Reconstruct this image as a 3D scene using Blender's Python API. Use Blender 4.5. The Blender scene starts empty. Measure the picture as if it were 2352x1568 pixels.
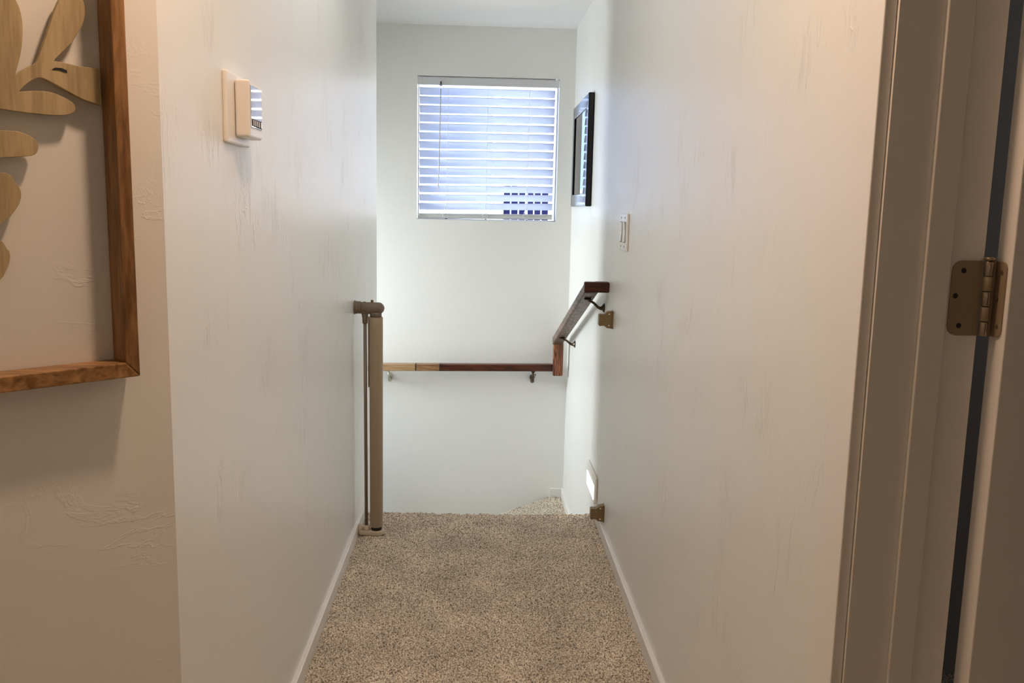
import bpy, bmesh, math, random
import numpy as np
from mathutils import Vector, Matrix

random.seed(7)
scene = bpy.context.scene
COL = scene.collection
PI = math.pi

# ------------------------------------------------------------------ materials
def mat(name):
    m = bpy.data.materials.new(name)
    m.use_nodes = True
    nt = m.node_tree
    nt.nodes.clear()
    out = nt.nodes.new('ShaderNodeOutputMaterial')
    return m, nt, out

def N(nt, kind, **kw):
    n = nt.nodes.new(kind)
    for k, v in kw.items():
        if k in n.inputs:
            n.inputs[k].default_value = v
        else:
            setattr(n, k, v)
    return n

def principled(name, col, rough=.5, metal=0., spec=.5, coat=0., bump=None, emis=None):
    m, nt, out = mat(name)
    p = N(nt, 'ShaderNodeBsdfPrincipled')
    p.inputs['Base Color'].default_value = (*col, 1)
    p.inputs['Roughness'].default_value = rough
    p.inputs['Metallic'].default_value = metal
    p.inputs['Specular IOR Level'].default_value = spec
    p.inputs['Coat Weight'].default_value = coat
    if emis:
        p.inputs['Emission Color'].default_value = (*emis[0], 1)
        p.inputs['Emission Strength'].default_value = emis[1]
    if bump:
        scale, strength, dist = bump
        tc = N(nt, 'ShaderNodeTexCoord')
        no = N(nt, 'ShaderNodeTexNoise')
        no.inputs['Scale'].default_value = scale
        no.inputs['Detail'].default_value = 4
        b = N(nt, 'ShaderNodeBump')
        b.inputs['Strength'].default_value = strength
        b.inputs['Distance'].default_value = dist
        nt.links.new(tc.outputs['Object'], no.inputs['Vector'])
        nt.links.new(no.outputs['Fac'], b.inputs['Height'])
        nt.links.new(b.outputs['Normal'], p.inputs['Normal'])
    nt.links.new(p.outputs[0], out.inputs[0])
    return m

def wall_paint(name, col, rough=.38, stretch=(1, 1, 1), strength=.35, spec=.5):
    """hand-trowelled painted drywall: fine roller grain plus sparse trowel ridges"""
    m, nt, out = mat(name)
    L = nt.links.new
    p = N(nt, 'ShaderNodeBsdfPrincipled')
    p.inputs['Base Color'].default_value = (*col, 1)
    p.inputs['Roughness'].default_value = rough
    p.inputs['Specular IOR Level'].default_value = spec
    tc = N(nt, 'ShaderNodeTexCoord')
    mp = N(nt, 'ShaderNodeMapping')
    mp.inputs['Scale'].default_value = stretch
    L(tc.outputs['Object'], mp.inputs['Vector'])
    fine = N(nt, 'ShaderNodeTexNoise')
    fine.inputs['Scale'].default_value = 160
    fine.inputs['Detail'].default_value = 3
    L(mp.outputs[0], fine.inputs['Vector'])
    # ridges: narrow band of a distorted noise, masked so they come in patches
    rid = N(nt, 'ShaderNodeTexNoise')
    rid.inputs['Scale'].default_value = 9
    rid.inputs['Detail'].default_value = 5
    rid.inputs['Roughness'].default_value = .62
    rid.inputs['Distortion'].default_value = .6
    L(mp.outputs[0], rid.inputs['Vector'])
    ramp = N(nt, 'ShaderNodeValToRGB')
    e = ramp.color_ramp.elements
    e[0].position, e[0].color = .475, (0, 0, 0, 1)
    e[1].position, e[1].color = .50, (1, 1, 1, 1)
    e3 = ramp.color_ramp.elements.new(.525)
    e3.color = (0, 0, 0, 1)
    L(rid.outputs['Fac'], ramp.inputs[0])
    msk = N(nt, 'ShaderNodeTexNoise')
    msk.inputs['Scale'].default_value = 5.5
    msk.inputs['Detail'].default_value = 1
    L(tc.outputs['Object'], msk.inputs['Vector'])
    mr = N(nt, 'ShaderNodeMapRange')
    mr.inputs['From Min'].default_value = .52
    mr.inputs['From Max'].default_value = .66
    L(msk.outputs['Fac'], mr.inputs['Value'])
    mu = N(nt, 'ShaderNodeMath', operation='MULTIPLY')
    L(ramp.outputs[0], mu.inputs[0]); L(mr.outputs[0], mu.inputs[1])
    # gentle undulation
    und = N(nt, 'ShaderNodeTexNoise')
    und.inputs['Scale'].default_value = 7
    und.inputs['Detail'].default_value = 2
    L(mp.outputs[0], und.inputs['Vector'])
    a = N(nt, 'ShaderNodeMath', operation='MULTIPLY_ADD')
    L(fine.outputs['Fac'], a.inputs[0]); a.inputs[1].default_value = .22
    L(mu.outputs[0], a.inputs[2])
    b = N(nt, 'ShaderNodeMath', operation='MULTIPLY_ADD')
    L(und.outputs['Fac'], b.inputs[0]); b.inputs[1].default_value = 1.2
    L(a.outputs[0], b.inputs[2])
    bp = N(nt, 'ShaderNodeBump')
    bp.inputs['Strength'].default_value = strength
    bp.inputs['Distance'].default_value = .0011
    L(b.outputs[0], bp.inputs['Height'])
    L(bp.outputs[0], p.inputs['Normal'])
    L(p.outputs[0], out.inputs[0])
    return m

def wood(name, dark, light, axis='Y', rough=.3, scale=1., spec=.5, coat=.0, fig=1.):
    m, nt, out = mat(name)
    L = nt.links.new
    p = N(nt, 'ShaderNodeBsdfPrincipled')
    p.inputs['Roughness'].default_value = rough
    p.inputs['Specular IOR Level'].default_value = spec
    p.inputs['Coat Weight'].default_value = coat
    tc = N(nt, 'ShaderNodeTexCoord')
    mp = N(nt, 'ShaderNodeMapping')
    s = {'X': (5, 46, 46), 'Y': (46, 5, 46), 'Z': (46, 46, 5)}[axis]
    mp.inputs['Scale'].default_value = tuple(v * scale for v in s)
    L(tc.outputs['Object'], mp.inputs['Vector'])
    n1 = N(nt, 'ShaderNodeTexNoise')
    n1.inputs['Scale'].default_value = 1.0
    n1.inputs['Detail'].default_value = 4
    n1.inputs['Distortion'].default_value = 1.6 * fig
    L(mp.outputs[0], n1.inputs['Vector'])
    n2 = N(nt, 'ShaderNodeTexNoise')
    n2.inputs['Scale'].default_value = 6.0
    n2.inputs['Detail'].default_value = 3
    L(mp.outputs[0], n2.inputs['Vector'])
    ad = N(nt, 'ShaderNodeMath', operation='MULTIPLY_ADD')
    L(n2.outputs['Fac'], ad.inputs[0]); ad.inputs[1].default_value = .35
    L(n1.outputs['Fac'], ad.inputs[2])
    r = N(nt, 'ShaderNodeValToRGB')
    e = r.color_ramp.elements
    e[0].position, e[0].color = .5, (*dark, 1)
    e[1].position, e[1].color = .82, (*light, 1)
    L(ad.outputs[0], r.inputs[0])
    L(r.outputs[0], p.inputs['Base Color'])
    b = N(nt, 'ShaderNodeBump')
    b.inputs['Strength'].default_value = .25
    b.inputs['Distance'].default_value = .0006
    L(ad.outputs[0], b.inputs['Height'])
    L(b.outputs[0], p.inputs['Normal'])
    L(p.outputs[0], out.inputs[0])
    return m

def carpet(name):
    m, nt, out = mat(name)
    L = nt.links.new
    p = N(nt, 'ShaderNodeBsdfPrincipled')
    p.inputs['Roughness'].default_value = .95
    p.inputs['Specular IOR Level'].default_value = .1
    p.inputs['Sheen Weight'].default_value = .25
    p.inputs['Sheen Roughness'].default_value = .6
    tc = N(nt, 'ShaderNodeTexCoord')
    n1 = N(nt, 'ShaderNodeTexNoise')
    n1.inputs['Scale'].default_value = 215
    n1.inputs['Detail'].default_value = 2
    L(tc.outputs['Object'], n1.inputs['Vector'])
    r = N(nt, 'ShaderNodeValToRGB')
    e = r.color_ramp.elements
    e[0].position, e[0].color = .34, (.15, .12, .09, 1)
    e[1].position, e[1].color = .66, (.92, .82, .67, 1)
    e2 = r.color_ramp.elements.new(.5); e2.color = (.56, .475, .37, 1)
    L(n1.outputs['Fac'], r.inputs[0])
    n2 = N(nt, 'ShaderNodeTexNoise')      # brushed pile patches
    n2.inputs['Scale'].default_value = 6
    n2.inputs['Detail'].default_value = 3
    L(tc.outputs['Object'], n2.inputs['Vector'])
    mr = N(nt, 'ShaderNodeMapRange')
    mr.inputs['From Min'].default_value = .3
    mr.inputs['From Max'].default_value = .7
    mr.inputs['To Min'].default_value = .84
    mr.inputs['To Max'].default_value = 1.12
    L(n2.outputs['Fac'], mr.inputs['Value'])
    vm = N(nt, 'ShaderNodeVectorMath', operation='SCALE')
    L(r.outputs[0], vm.inputs[0]); L(mr.outputs[0], vm.inputs['Scale'])
    L(vm.outputs[0], p.inputs['Base Color'])
    L(p.outputs[0], out.inputs[0])
    return m

def glass_pane(name, tint=(1, 1, 1)):
    m, nt, out = mat(name)
    L = nt.links.new
    t = N(nt, 'ShaderNodeBsdfTransparent'); t.inputs[0].default_value = (*tint, 1)
    g = N(nt, 'ShaderNodeBsdfGlossy'); g.inputs['Roughness'].default_value = .02
    f = N(nt, 'ShaderNodeFresnel'); f.inputs['IOR'].default_value = 1.5
    mx = N(nt, 'ShaderNodeMixShader')
    L(f.outputs[0], mx.inputs[0]); L(t.outputs[0], mx.inputs[1]); L(g.outputs[0], mx.inputs[2])
    L(mx.outputs[0], out.inputs[0])
    return m

def translucent_mat(name, col, fac, tcol=None):
    m, nt, out = mat(name)
    L = nt.links.new
    p = N(nt, 'ShaderNodeBsdfPrincipled')
    p.inputs['Base Color'].default_value = (*col, 1)
    p.inputs['Roughness'].default_value = .45
    t = N(nt, 'ShaderNodeBsdfTranslucent'); t.inputs[0].default_value = (*(tcol or col), 1)
    mx = N(nt, 'ShaderNodeMixShader'); mx.inputs[0].default_value = fac
    L(p.outputs[0], mx.inputs[1]); L(t.outputs[0], mx.inputs[2])
    L(mx.outputs[0], out.inputs[0])
    return m

def fabric_mesh(name, col):
    m, nt, out = mat(name)
    L = nt.links.new
    p = N(nt, 'ShaderNodeBsdfPrincipled')
    p.inputs['Roughness'].default_value = .75
    p.inputs['Sheen Weight'].default_value = .3
    tc = N(nt, 'ShaderNodeTexCoord')
    w = N(nt, 'ShaderNodeTexWave', bands_direction='Z')
    w.inputs['Scale'].default_value = 150
    w.inputs['Distortion'].default_value = .6
    L(tc.outputs['Object'], w.inputs['Vector'])
    r = N(nt, 'ShaderNodeValToRGB')
    e = r.color_ramp.elements
    e[0].position, e[0].color = .2, (*[c * .94 for c in col], 1)
    e[1].position, e[1].color = .8, (*[c * 1.04 for c in col], 1)
    L(w.outputs['Fac'], r.inputs[0])
    L(r.outputs[0], p.inputs['Base Color'])
    b = N(nt, 'ShaderNodeBump'); b.inputs['Strength'].default_value = .25; b.inputs['Distance'].default_value = .0003
    L(w.outputs['Fac'], b.inputs['Height']); L(b.outputs[0], p.inputs['Normal'])
    L(p.outputs[0], out.inputs[0])
    return m

WALLC = (.79, .788, .755)
M = {}
M['wall_l'] = wall_paint('paint_wall_side', WALLC, .36, (1, 2.0, .5), .8)
M['wall'] = wall_paint('paint_wall', WALLC, .45, (1, 1, 1), .25)
M['wall_art'] = wall_paint('paint_wall_angled', WALLC, .5, (.6, .6, 1.3), .35)
M['ceil'] = principled('paint_ceiling', (.80, .79, .77), .8, bump=(60, .2, .001))
M['trim'] = principled('paint_trim', (.80, .785, .755), .3)
M['carpet'] = carpet('carpet_pile')
M['wood_frame'] = wood('wood_walnut_stain', (.13, .060, .020), (.36, .19, .075), 'Z', .4, .8)
M['wood_frame_x'] = wood('wood_walnut_stain_across', (.17, .080, .026), (.44, .24, .095), 'X', .4, .8)
M['wood_leaf'] = wood('wood_pale_veneer', (.33, .25, .13), (.49, .385, .215), 'Z', .55, 1.1, fig=.3)
M['rail_y'] = wood('wood_dark_rail', (.016, .009, .007), (.22, .14, .10), 'Y', .42, .52, spec=.3, fig=2.4)
M['rail_x'] = wood('wood_dark_rail_back', (.022, .005, .003), (.13, .035, .014), 'X', .3, 1.0, spec=.4)
M['rail_end'] = wood('wood_dark_rail_end', (.020, .006, .004), (.075, .022, .010), 'X', .4, 1.0, spec=.3)
M['rail_z'] = wood('wood_dark_rail_post', (.03, .008, .004), (.34, .12, .05), 'Z', .28, .8, spec=.4, fig=2.2)
M['rail_tan'] = wood('wood_tan_rail_back', (.30, .17, .075), (.46, .29, .15), 'X', .35, 1.0)
M['rail_mid'] = wood('wood_brown_rail_back', (.17, .085, .035), (.34, .18, .085), 'X', .3, 1.0)
M['bronze'] = principled('bronze_bracket', (.085, .06, .035), .35, .7)
M['pale_metal'] = principled('pale_metal_bracket', (.52, .48, .38), .3, .6)  # paler metal, used for the left back bracket alone
M['hinge'] = principled('antique_bronze', (.33, .255, .17), .5, .2, bump=(300, .1, .0005))
M['hinge_pin'] = principled('worn_bronze_pin', (.35, .29, .22), .3, .8)
M['black_fill'] = principled('near_black', (.012, .011, .010), .7)
M['gate'] = principled('taupe_plastic', (.175, .135, .092), .45)
M['gate_lt'] = principled('taupe_plastic_base', (.56, .47, .35), .5)
M['gate_pole'] = principled('taupe_metal_pole', (.20, .155, .105), .35)
M['gate_mesh'] = fabric_mesh('taupe_mesh_fabric', (.36, .275, .185))
M['clip'] = principled('brown_plastic', (.20, .13, .058), .42)
M['clip_lt'] = principled('brown_plastic_ridge', (.30, .20, .10), .35)
M['screw'] = principled('bright_screw', (.85, .83, .78), .25, .5)
M['white_pl'] = principled('white_plastic', (.80, .77, .72), .28)
M['white_pl2'] = principled('white_plastic_glossy', (.85, .83, .80), .06, spec=.6)
M['screen'] = principled('glossy_screen', (.55, .58, .60), .03, spec=1.0, coat=1.0)
M['black'] = principled('black_lacquer', (.003, .003, .006), .14, spec=.28)
M['mat_board'] = principled('grey_mat_board', (.30, .34, .40), .8)
M['print'] = None
M['slat'] = translucent_mat('blind_slat', (.84, .87, .92), .55, (.76, .83, .99))
M['valance'] = principled('blind_valance', (.63, .645, .65), .45)
M['cord'] = principled('blind_cord', (.88, .88, .88), .6)
M['wand'] = principled('tilt_wand', (.62, .62, .66), .3)
M['hook'] = principled('navy_hook', (.01, .01, .035), .35)
M['vinyl'] = principled('white_vinyl', (.88, .88, .88), .3)
M['glass'] = glass_pane('window_glass')
M['pic_glass'] = glass_pane('picture_glass')
M['lens'] = principled('lit_lens', (.9, .88, .86), .4, emis=((1., .93, .88), 9.0))
M['stucco'] = principled('white_stucco', (.82, .80, .78), .9)
M['stucco_b'] = principled('blue_shaded_wall', (.42, .50, .60), .9)  # bluish shade put into the wall colour
M['pane_dark'] = principled('dark_blue_pane', (.004, .006, .035), .3, spec=.08)
M['ground'] = principled('dark_gravel', (.20, .20, .20), .95)
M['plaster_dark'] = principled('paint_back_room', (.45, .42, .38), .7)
M['joint'] = principled('dark_joint_line', (.03, .012, .006), .5)

def print_mat():
    m, nt, out = mat('grey_landscape_print')
    L = nt.links.new
    p = N(nt, 'ShaderNodeBsdfPrincipled'); p.inputs['Roughness'].default_value = .7
    tc = N(nt, 'ShaderNodeTexCoord')
    n = N(nt, 'ShaderNodeTexNoise'); n.inputs['Scale'].default_value = 14; n.inputs['Detail'].default_value = 6
    L(tc.outputs['Object'], n.inputs['Vector'])
    r = N(nt, 'ShaderNodeValToRGB')
    e = r.color_ramp.elements
    e[0].position, e[0].color = .35, (.13, .18, .25, 1)
    e[1].position, e[1].color = .7, (.34, .42, .52, 1)
    L(n.outputs['Fac'], r.inputs[0]); L(r.outputs[0], p.inputs['Base Color'])
    L(p.outputs[0], out.inputs[0])
    return m
M['print'] = print_mat()

# ------------------------------------------------------------------ mesh helpers
def bm_box(bm, lo, hi, bev=0., seg=2, mi=0):
    lo = Vector(lo); hi = Vector(hi)
    for i in range(3):
        if lo[i] > hi[i]: lo[i], hi[i] = hi[i], lo[i]
    vs = [bm.verts.new((x, y, z)) for x in (lo.x, hi.x) for y in (lo.y, hi.y) for z in (lo.z, hi.z)]
    idx = [(0, 1, 3, 2), (4, 6, 7, 5), (0, 4, 5, 1), (2, 3, 7, 6), (0, 2, 6, 4), (1, 5, 7, 3)]
    fs = []
    for t in idx:
        f = bm.faces.new([vs[k] for k in t]); f.material_index = mi; fs.append(f)
    if bev > 0:
        es = set()
        for f in fs: es.update(f.edges)
        r = bmesh.ops.bevel(bm, geom=list(es), offset=bev, segments=seg, profile=.5, affect='EDGES')
        for f in r['faces']:
            f.material_index = mi
    return bm

def bm_prism(bm, pts, vec, bev=0., seg=2, mi=0):
    """pts: planar polygon (3D points); extruded along vec"""
    vec = Vector(vec)
    a = [bm.verts.new(p) for p in pts]
    b = [bm.verts.new(Vector(p) + vec) for p in pts]
    fs = [bm.faces.new(a), bm.faces.new(list(reversed(b)))]
    n = len(pts)
    for i in range(n):
        fs.append(bm.faces.new([a[i], b[i], b[(i + 1) % n], a[(i + 1) % n]]))
    for f in fs: f.material_index = mi
    bmesh.ops.recalc_face_normals(bm, faces=fs)
    if bev > 0:
        es = set()
        for f in fs[:2]: es.update(f.edges)
        for f in fs[2:]: es.update(f.edges)
        es = [e for e in es if e.calc_face_angle(0) > .5]
        r = bmesh.ops.bevel(bm, geom=es, offset=bev, segments=seg, profile=.5, affect='EDGES')
        for f in r['faces']: f.material_index = mi
    return bm

def frame_of(d):
    d = Vector(d).normalized()
    u = Vector((0, 0, 1)) if abs(d.z) < .9 else Vector((1, 0, 0))
    x = d.cross(u).normalized(); y = d.cross(x).normalized()
    return x, y

def bm_lathe(bm, base, axis, prof, seg=24, smooth=True, mi=0):
    """prof: list of (distance along axis, radius)"""
    base = Vector(base); axis = Vector(axis).normalized(); x, y = frame_of(axis)
    rings = []
    for t, r in prof:
        if r < 1e-6:
            rings.append([bm.verts.new(base + axis * t)])
        else:
            rings.append([bm.verts.new(base + axis * t + (x * math.cos(2 * PI * k / seg) + y * math.sin(2 * PI * k / seg)) * r) for k in range(seg)])
    fs = []
    for A, B in zip(rings, rings[1:]):
        for k in range(seg):
            k2 = (k + 1) % seg
            if len(A) == 1 and len(B) == 1: continue
            if len(A) == 1: fs.append(bm.faces.new([A[0], B[k2], B[k]]))
            elif len(B) == 1: fs.append(bm.faces.new([A[k], A[k2], B[0]]))
            else: fs.append(bm.faces.new([A[k], A[k2], B[k2], B[k]]))
    if len(rings[0]) > 1: fs.append(bm.faces.new(list(reversed(rings[0]))))
    if len(rings[-1]) > 1: fs.append(bm.faces.new(rings[-1]))
    for f in fs:
        f.smooth = smooth; f.material_index = mi
    bmesh.ops.recalc_face_normals(bm, faces=fs)
    return bm

def bm_tube(bm, pts, r, seg=10, mi=0):
    pts = [Vector(p) for p in pts]
    rr = r if isinstance(r, (list, tuple)) else [r] * len(pts)
    rings = []; xprev = None
    for i, p in enumerate(pts):
        d = (pts[min(i + 1, len(pts) - 1)] - pts[max(i - 1, 0)]).normalized()
        if xprev is None: x, y = frame_of(d)
        else:
            x = (xprev - d * xprev.dot(d)).normalized(); y = d.cross(x)
        xprev = x
        rings.append([bm.verts.new(p + (x * math.cos(2 * PI * k / seg) + y * math.sin(2 * PI * k / seg)) * rr[i]) for k in range(seg)])
    fs = []
    for A, B in zip(rings, rings[1:]):
        for k in range(seg):
            k2 = (k + 1) % seg
            fs.append(bm.faces.new([A[k], A[k2], B[k2], B[k]]))
    fs.append(bm.faces.new(list(reversed(rings[0])))); fs.append(bm.faces.new(rings[-1]))
    for f in fs: f.smooth = True; f.material_index = mi
    bmesh.ops.recalc_face_normals(bm, faces=fs)
    return bm

def obj(name, bm, mats, parent=None, origin=None, smooth=False):
    """link bm as ONE mesh object; geometry is given in world space; origin moves the object's origin"""
    me = bpy.data.meshes.new(name)
    if smooth:
        for f in bm.faces: f.smooth = True
    bm.to_mesh(me); bm.free()
    for m_ in (mats if isinstance(mats, (list, tuple)) else [mats]):
        me.materials.append(m_)
    o = bpy.data.objects.new(name, me)
    COL.objects.link(o)
    if origin is not None:
        me.transform(Matrix.Translation(-Vector(origin)))
        o.location = origin
    if parent is not None:
        put(o, parent)
    return o

def put(o, parent):
    """parent keeping the world placement (parents are unrotated, only translated)"""
    wp = Vector((0, 0, 0)); q = parent
    while q is not None:
        wp += q.location; q = q.parent
    o.parent = parent
    o.location = o.location - wp

def box(name, lo, hi, m_, parent=None, bev=0., seg=2):
    return obj(name, bm_box(bmesh.new(), lo, hi, bev, seg), m_, parent)

def thing(name, label, cat, loc, group=None):
    o = bpy.data.objects.new(name, None)
    o.empty_display_size = .05
    COL.objects.link(o)
    o.location = loc
    o['label'] = label; o['category'] = cat
    if group: o['group'] = group
    return o

def tag(o, label, cat, group=None):
    o['label'] = label; o['category'] = cat
    if group: o['group'] = group
    return o

def structure(o):
    o['kind'] = 'structure'
    return o

def copy_tree(o, delta=Vector((0, 0, 0))):
    r = o.copy(); COL.objects.link(r); r.location = o.location + delta
    for ch in list(o.children):
        c = ch.copy(); COL.objects.link(c); c.parent = r
        for g in list(ch.children):
            d = g.copy(); COL.objects.link(d); d.parent = c
    return r

# ------------------------------------------------------------------ room dimensions (metres)
XL, XR = -.480, .512          # painted faces of the hallway walls
YB = 4.986                    # back wall of the stairwell
YE = 4.08                     # far end of the left hallway wall
YC = 1.355                    # near corner of the left hallway wall (45 degree wall starts)
ZC = 2.282                    # ceiling
BH = .048                     # baseboard height above the carpet
NOSE = 3.62                   # edge of the top landing

# -- walls
bm = bmesh.new(); bm_box(bm, (-.60, YC, -1.9), (XL, YE, ZC))
structure(obj('wall_left', bm, M['wall_l']))

bm = bmesh.new()
bm_box(bm, (XR, 1.136, -1.9), (.652, 5.12, ZC))
bm_box(bm, (XR, .30, 2.05), (.652, 1.136, ZC))
bm_box(bm, (XR, -1.7, -.02), (.652, .30, ZC))
structure(obj('wall_right', bm, M['wall_l']))

WX0, WX1, WZ0, WZ1 = -.362, .424, 1.231, 2.0135     # window opening
bm = bmesh.new()
bm_box(bm, (-1.75, YB, -2.6), (WX0, YB + .14, ZC))
bm_box(bm, (WX1, YB, -2.6), (XR, YB + .14, ZC))
bm_box(bm, (WX0, YB, -2.6), (WX1, YB + .14, WZ0))
bm_box(bm, (WX0, YB, WZ1), (WX1, YB + .14, ZC))
structure(obj('wall_back', bm, M['wall']))

# 45 degree wall that carries the art
CN = Vector((XL, YC, 0)); SD = Vector((-math.sqrt(.5), -math.sqrt(.5), 0)); NN = Vector((math.sqrt(.5), -math.sqrt(.5), 0))
def W(s, off, z): return CN + SD * s + NN * off + Vector((0, 0, z))
bm = bmesh.new()
bm_prism(bm, [W(0, 0, 0), W(.95, 0, 0), W(.95, -.12, 0), W(-.05, -.12, 0)], (0, 0, ZC))
structure(obj('wall_angled', bm, M['wall_art']))
e = W(.95, 0, 0)
bm = bmesh.new(); bm_box(bm, (e.x - .12, -1.7, 0), (e.x, e.y + .05, ZC))
structure(obj('wall_entry', bm, M['wall']))
bm = bmesh.new(); bm_box(bm, (e.x - .12, -1.82, 0), (.652, -1.7, ZC))
structure(obj('wall_rear', bm, M['wall']))

# stairwell, left part (out of frame): front wall, and left wall with its own window
bm = bmesh.new(); bm_box(bm, (-1.75, YE - .12, -2.6), (-.60, YE, ZC))
structure(obj('wall_stairwell', bm, M['wall']))
W2Y0, W2Y1, W2Z0, W2Z1 = 4.38, 4.82, .40, 1.22
bm = bmesh.new()
bm_box(bm, (-1.87, YE - .12, -2.6), (-1.75, YB + .14, W2Z0))
bm_box(bm, (-1.87, YE - .12, W2Z1), (-1.75, YB + .14, ZC))
bm_box(bm, (-1.87, YE - .12, W2Z0), (-1.75, W2Y0, W2Z1))
bm_box(bm, (-1.87, W2Y1, W2Z0), (-1.75, YB + .14, W2Z1))
structure(obj('wall_stairwell_end', bm, M['wall']))

# room behind the open door (dark)
bm = bmesh.new()
bm_box(bm, (.652, 2.3, -.02), (2.6, 2.4, ZC))
bm_box(bm, (2.5, -.8, -.02), (2.6, 2.3, ZC))
bm_box(bm, (.652, -.9, -.02), (2.6, -.8, ZC))
structure(obj('wall_door_room', bm, M['plaster_dark']))

bm = bmesh.new(); bm_box(bm, (-1.87, -1.82, ZC), (2.6, 5.12, ZC + .12))
structure(obj('ceiling', bm, M['ceil']))

# -- carpet: real tufted surface where the photo sees it
def blur(a, s):
    r = max(1, int(3 * s)); k = np.exp(-.5 * (np.arange(-r, r + 1) / s) ** 2); k /= k.sum()
    a = np.apply_along_axis(lambda v: np.convolve(np.pad(v, r, mode='wrap'), k, 'valid'), 0, a)
    return np.apply_along_axis(lambda v: np.convolve(np.pad(v, r, mode='wrap'), k, 'valid'), 1, a)

def pile(nx, ny, seed, g):
    rng = np.random.default_rng(seed)
    a = blur(rng.standard_normal((nx, ny)), .0020 / g); a /= a.std()
    b = blur(rng.standard_normal((nx, ny)), .005 / g); b /= b.std()
    c = blur(rng.standard_normal((nx, ny)), .03 / g); c /= c.std()
    hgt = .0022 * np.clip(a, -2.2, 2.2) + .0018 * np.clip(b, -2, 2) + .0010 * c
    jx = blur(rng.standard_normal((nx, ny)), .0018 / g); jx /= jx.std()
    jy = blur(rng.standard_normal((nx, ny)), .0018 / g); jy /= jy.std()
    return hgt, jx * .0006, jy * .0006

def grid_mesh(name, X, Y, Z, keep=None):
    nx, ny = X.shape
    co = np.stack([X, Y, Z], -1).reshape(-1, 3)
    i = np.arange(nx * ny).reshape(nx, ny)
    q = np.stack([i[:-1, :-1], i[1:, :-1], i[1:, 1:], i[:-1, 1:]], -1)
    if keep is not None:
        q = q[keep[:-1, :-1] & keep[1:, 1:] & keep[1:, :-1] & keep[:-1, 1:]]
    q = q.reshape(-1, 4)
    used = np.unique(q); remap = np.full(nx * ny, -1); remap[used] = np.arange(len(used))
    return co[used], remap[q]

def mesh_from(name, parts, material):
    cos = []; qs = []; off = 0
    for co, q in parts:
        cos.append(co); qs.append(q + off); off += len(co)
    co = np.concatenate(cos); q = np.concatenate(qs)
    me = bpy.data.meshes.new(name)
    me.vertices.add(len(co)); me.vertices.foreach_set('co', co.astype(np.float32).ravel())
    me.loops.add(q.size); me.loops.foreach_set('vertex_index', q.astype(np.int32).ravel())
    me.polygons.add(len(q))
    me.polygons.foreach_set('loop_start', np.arange(0, q.size, 4, dtype=np.int32))
    me.update(calc_edges=True); me.validate()
    me.materials.append(material)
    o = bpy.data.objects.new(name, me); COL.objects.link(o)
    return o

G = .0021
x = np.arange(XL + .006, XR - .005, G)
R_N = .026                                    # rounded carpeted nosing
flat = np.arange(1.75, NOSE - R_N, G)
arc_t = np.arange(0, PI / 2 + 1e-6, G / R_N)
drop = np.arange(G, .14, G)
yy = np.concatenate([flat, NOSE - R_N + R_N * np.sin(arc_t), np.full(len(drop), NOSE)])
zz = np.concatenate([np.zeros(len(flat)), R_N * (np.cos(arc_t) - 1), -R_N - drop])
ny_ = np.concatenate([np.zeros(len(flat)), np.sin(arc_t), np.ones(len(drop))])
nz_ = np.concatenate([np.ones(len(flat)), np.cos(arc_t), np.zeros(len(drop))])
hgt, jx, jy = pile(len(x), len(yy), 3, G)
sag = (-.004 * np.exp(-((x - .02) / .2) ** 2))[:, None] * (np.clip((yy - 3.2) / .4, 0, 1) ** 2)[None, :]
X = x[:, None] + jx
Y = yy[None, :] + jy + hgt * ny_[None, :]
Z = zz[None, :] + hgt * nz_[None, :] + sag
edge = np.minimum(x - x[0], x[-1] - x)[:, None]
Z = Z - .006 * np.exp(-edge / .006)           # pile tucks down along the baseboards
pA = grid_mesh('a', X, Y, Z)
quads = np.array([[[e.x, -1.7], [2.5, -1.7], [2.5, 1.755], [e.x, 1.755]]])
def quad(x0, y0, x1, y1, z): return (np.array([[x0, y0, z], [x1, y0, z], [x1, y1, z], [x0, y1, z]], float), np.array([[0, 1, 2, 3]]))
floor = mesh_from('floor', [pA, quad(-1.3, -1.8, .66, 1.755, -.002), quad(.66, -.85, 2.55, 2.35, -.002), quad(XL - .02, 1.75, XR + .02, NOSE - .02, -.02), quad(-2.3, 3.6, .6, 5.1, -2.45)], M['carpet'])
structure(floor)

# -- stairs going down to the left: straight step, then two winders
st = thing('staircase', 'grey-brown carpeted winder stairs turning left below the window', 'stairs', (0, 4.3, -.383))
RS = .1915
bm = bmesh.new(); bm_box(bm, (XL + .002, NOSE + .006, -.30), (XR - .002, 3.93, -RS), .012, 2)
obj('tread', bm, M['carpet'], st)
# visible winder, tufted
Xw, Yw = np.meshgrid(np.arange(-.46, XR - .008, .0026), np.arange(3.9, YB - .004, .0026), indexing='ij')
h2, j1, j2 = pile(*Xw.shape, 5, .0026)
dd = ((Xw - .432) * math.sqrt(.5) - (Yw - 4.986) * math.sqrt(.5))   # signed distance to the 45 degree nosing line
Zw = -2 * RS + h2 + np.where(dd < .02, -(np.clip(.02 - dd, 0, .02) ** 2) / .04, 0)
co, q = grid_mesh('w', Xw + j1, Yw + j2, Zw, dd > 0)
o = mesh_from('tread', [(co, q)], M['carpet']); put(o, st)
bm = bmesh.new()
bm_prism(bm, [(XL + .002, 3.93, -.56), (XR - .002, 3.93, -.56), (XR - .002, YB - .002, -.56), (.436, YB - .002, -.56), (XL + .002, 4.075, -.56)], (0, 0, .16))
obj('winder_base', bm, M['carpet'], st)
bm = bmesh.new(); bm_prism(bm, [(XL + .002, 4.09, -.75), (.43, YB - .002, -.75), (XL + .002, YB - .002, -.75)], (0, 0, .75 - 3 * RS), .01)
obj('tread', bm, M['carpet'], st)

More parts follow.
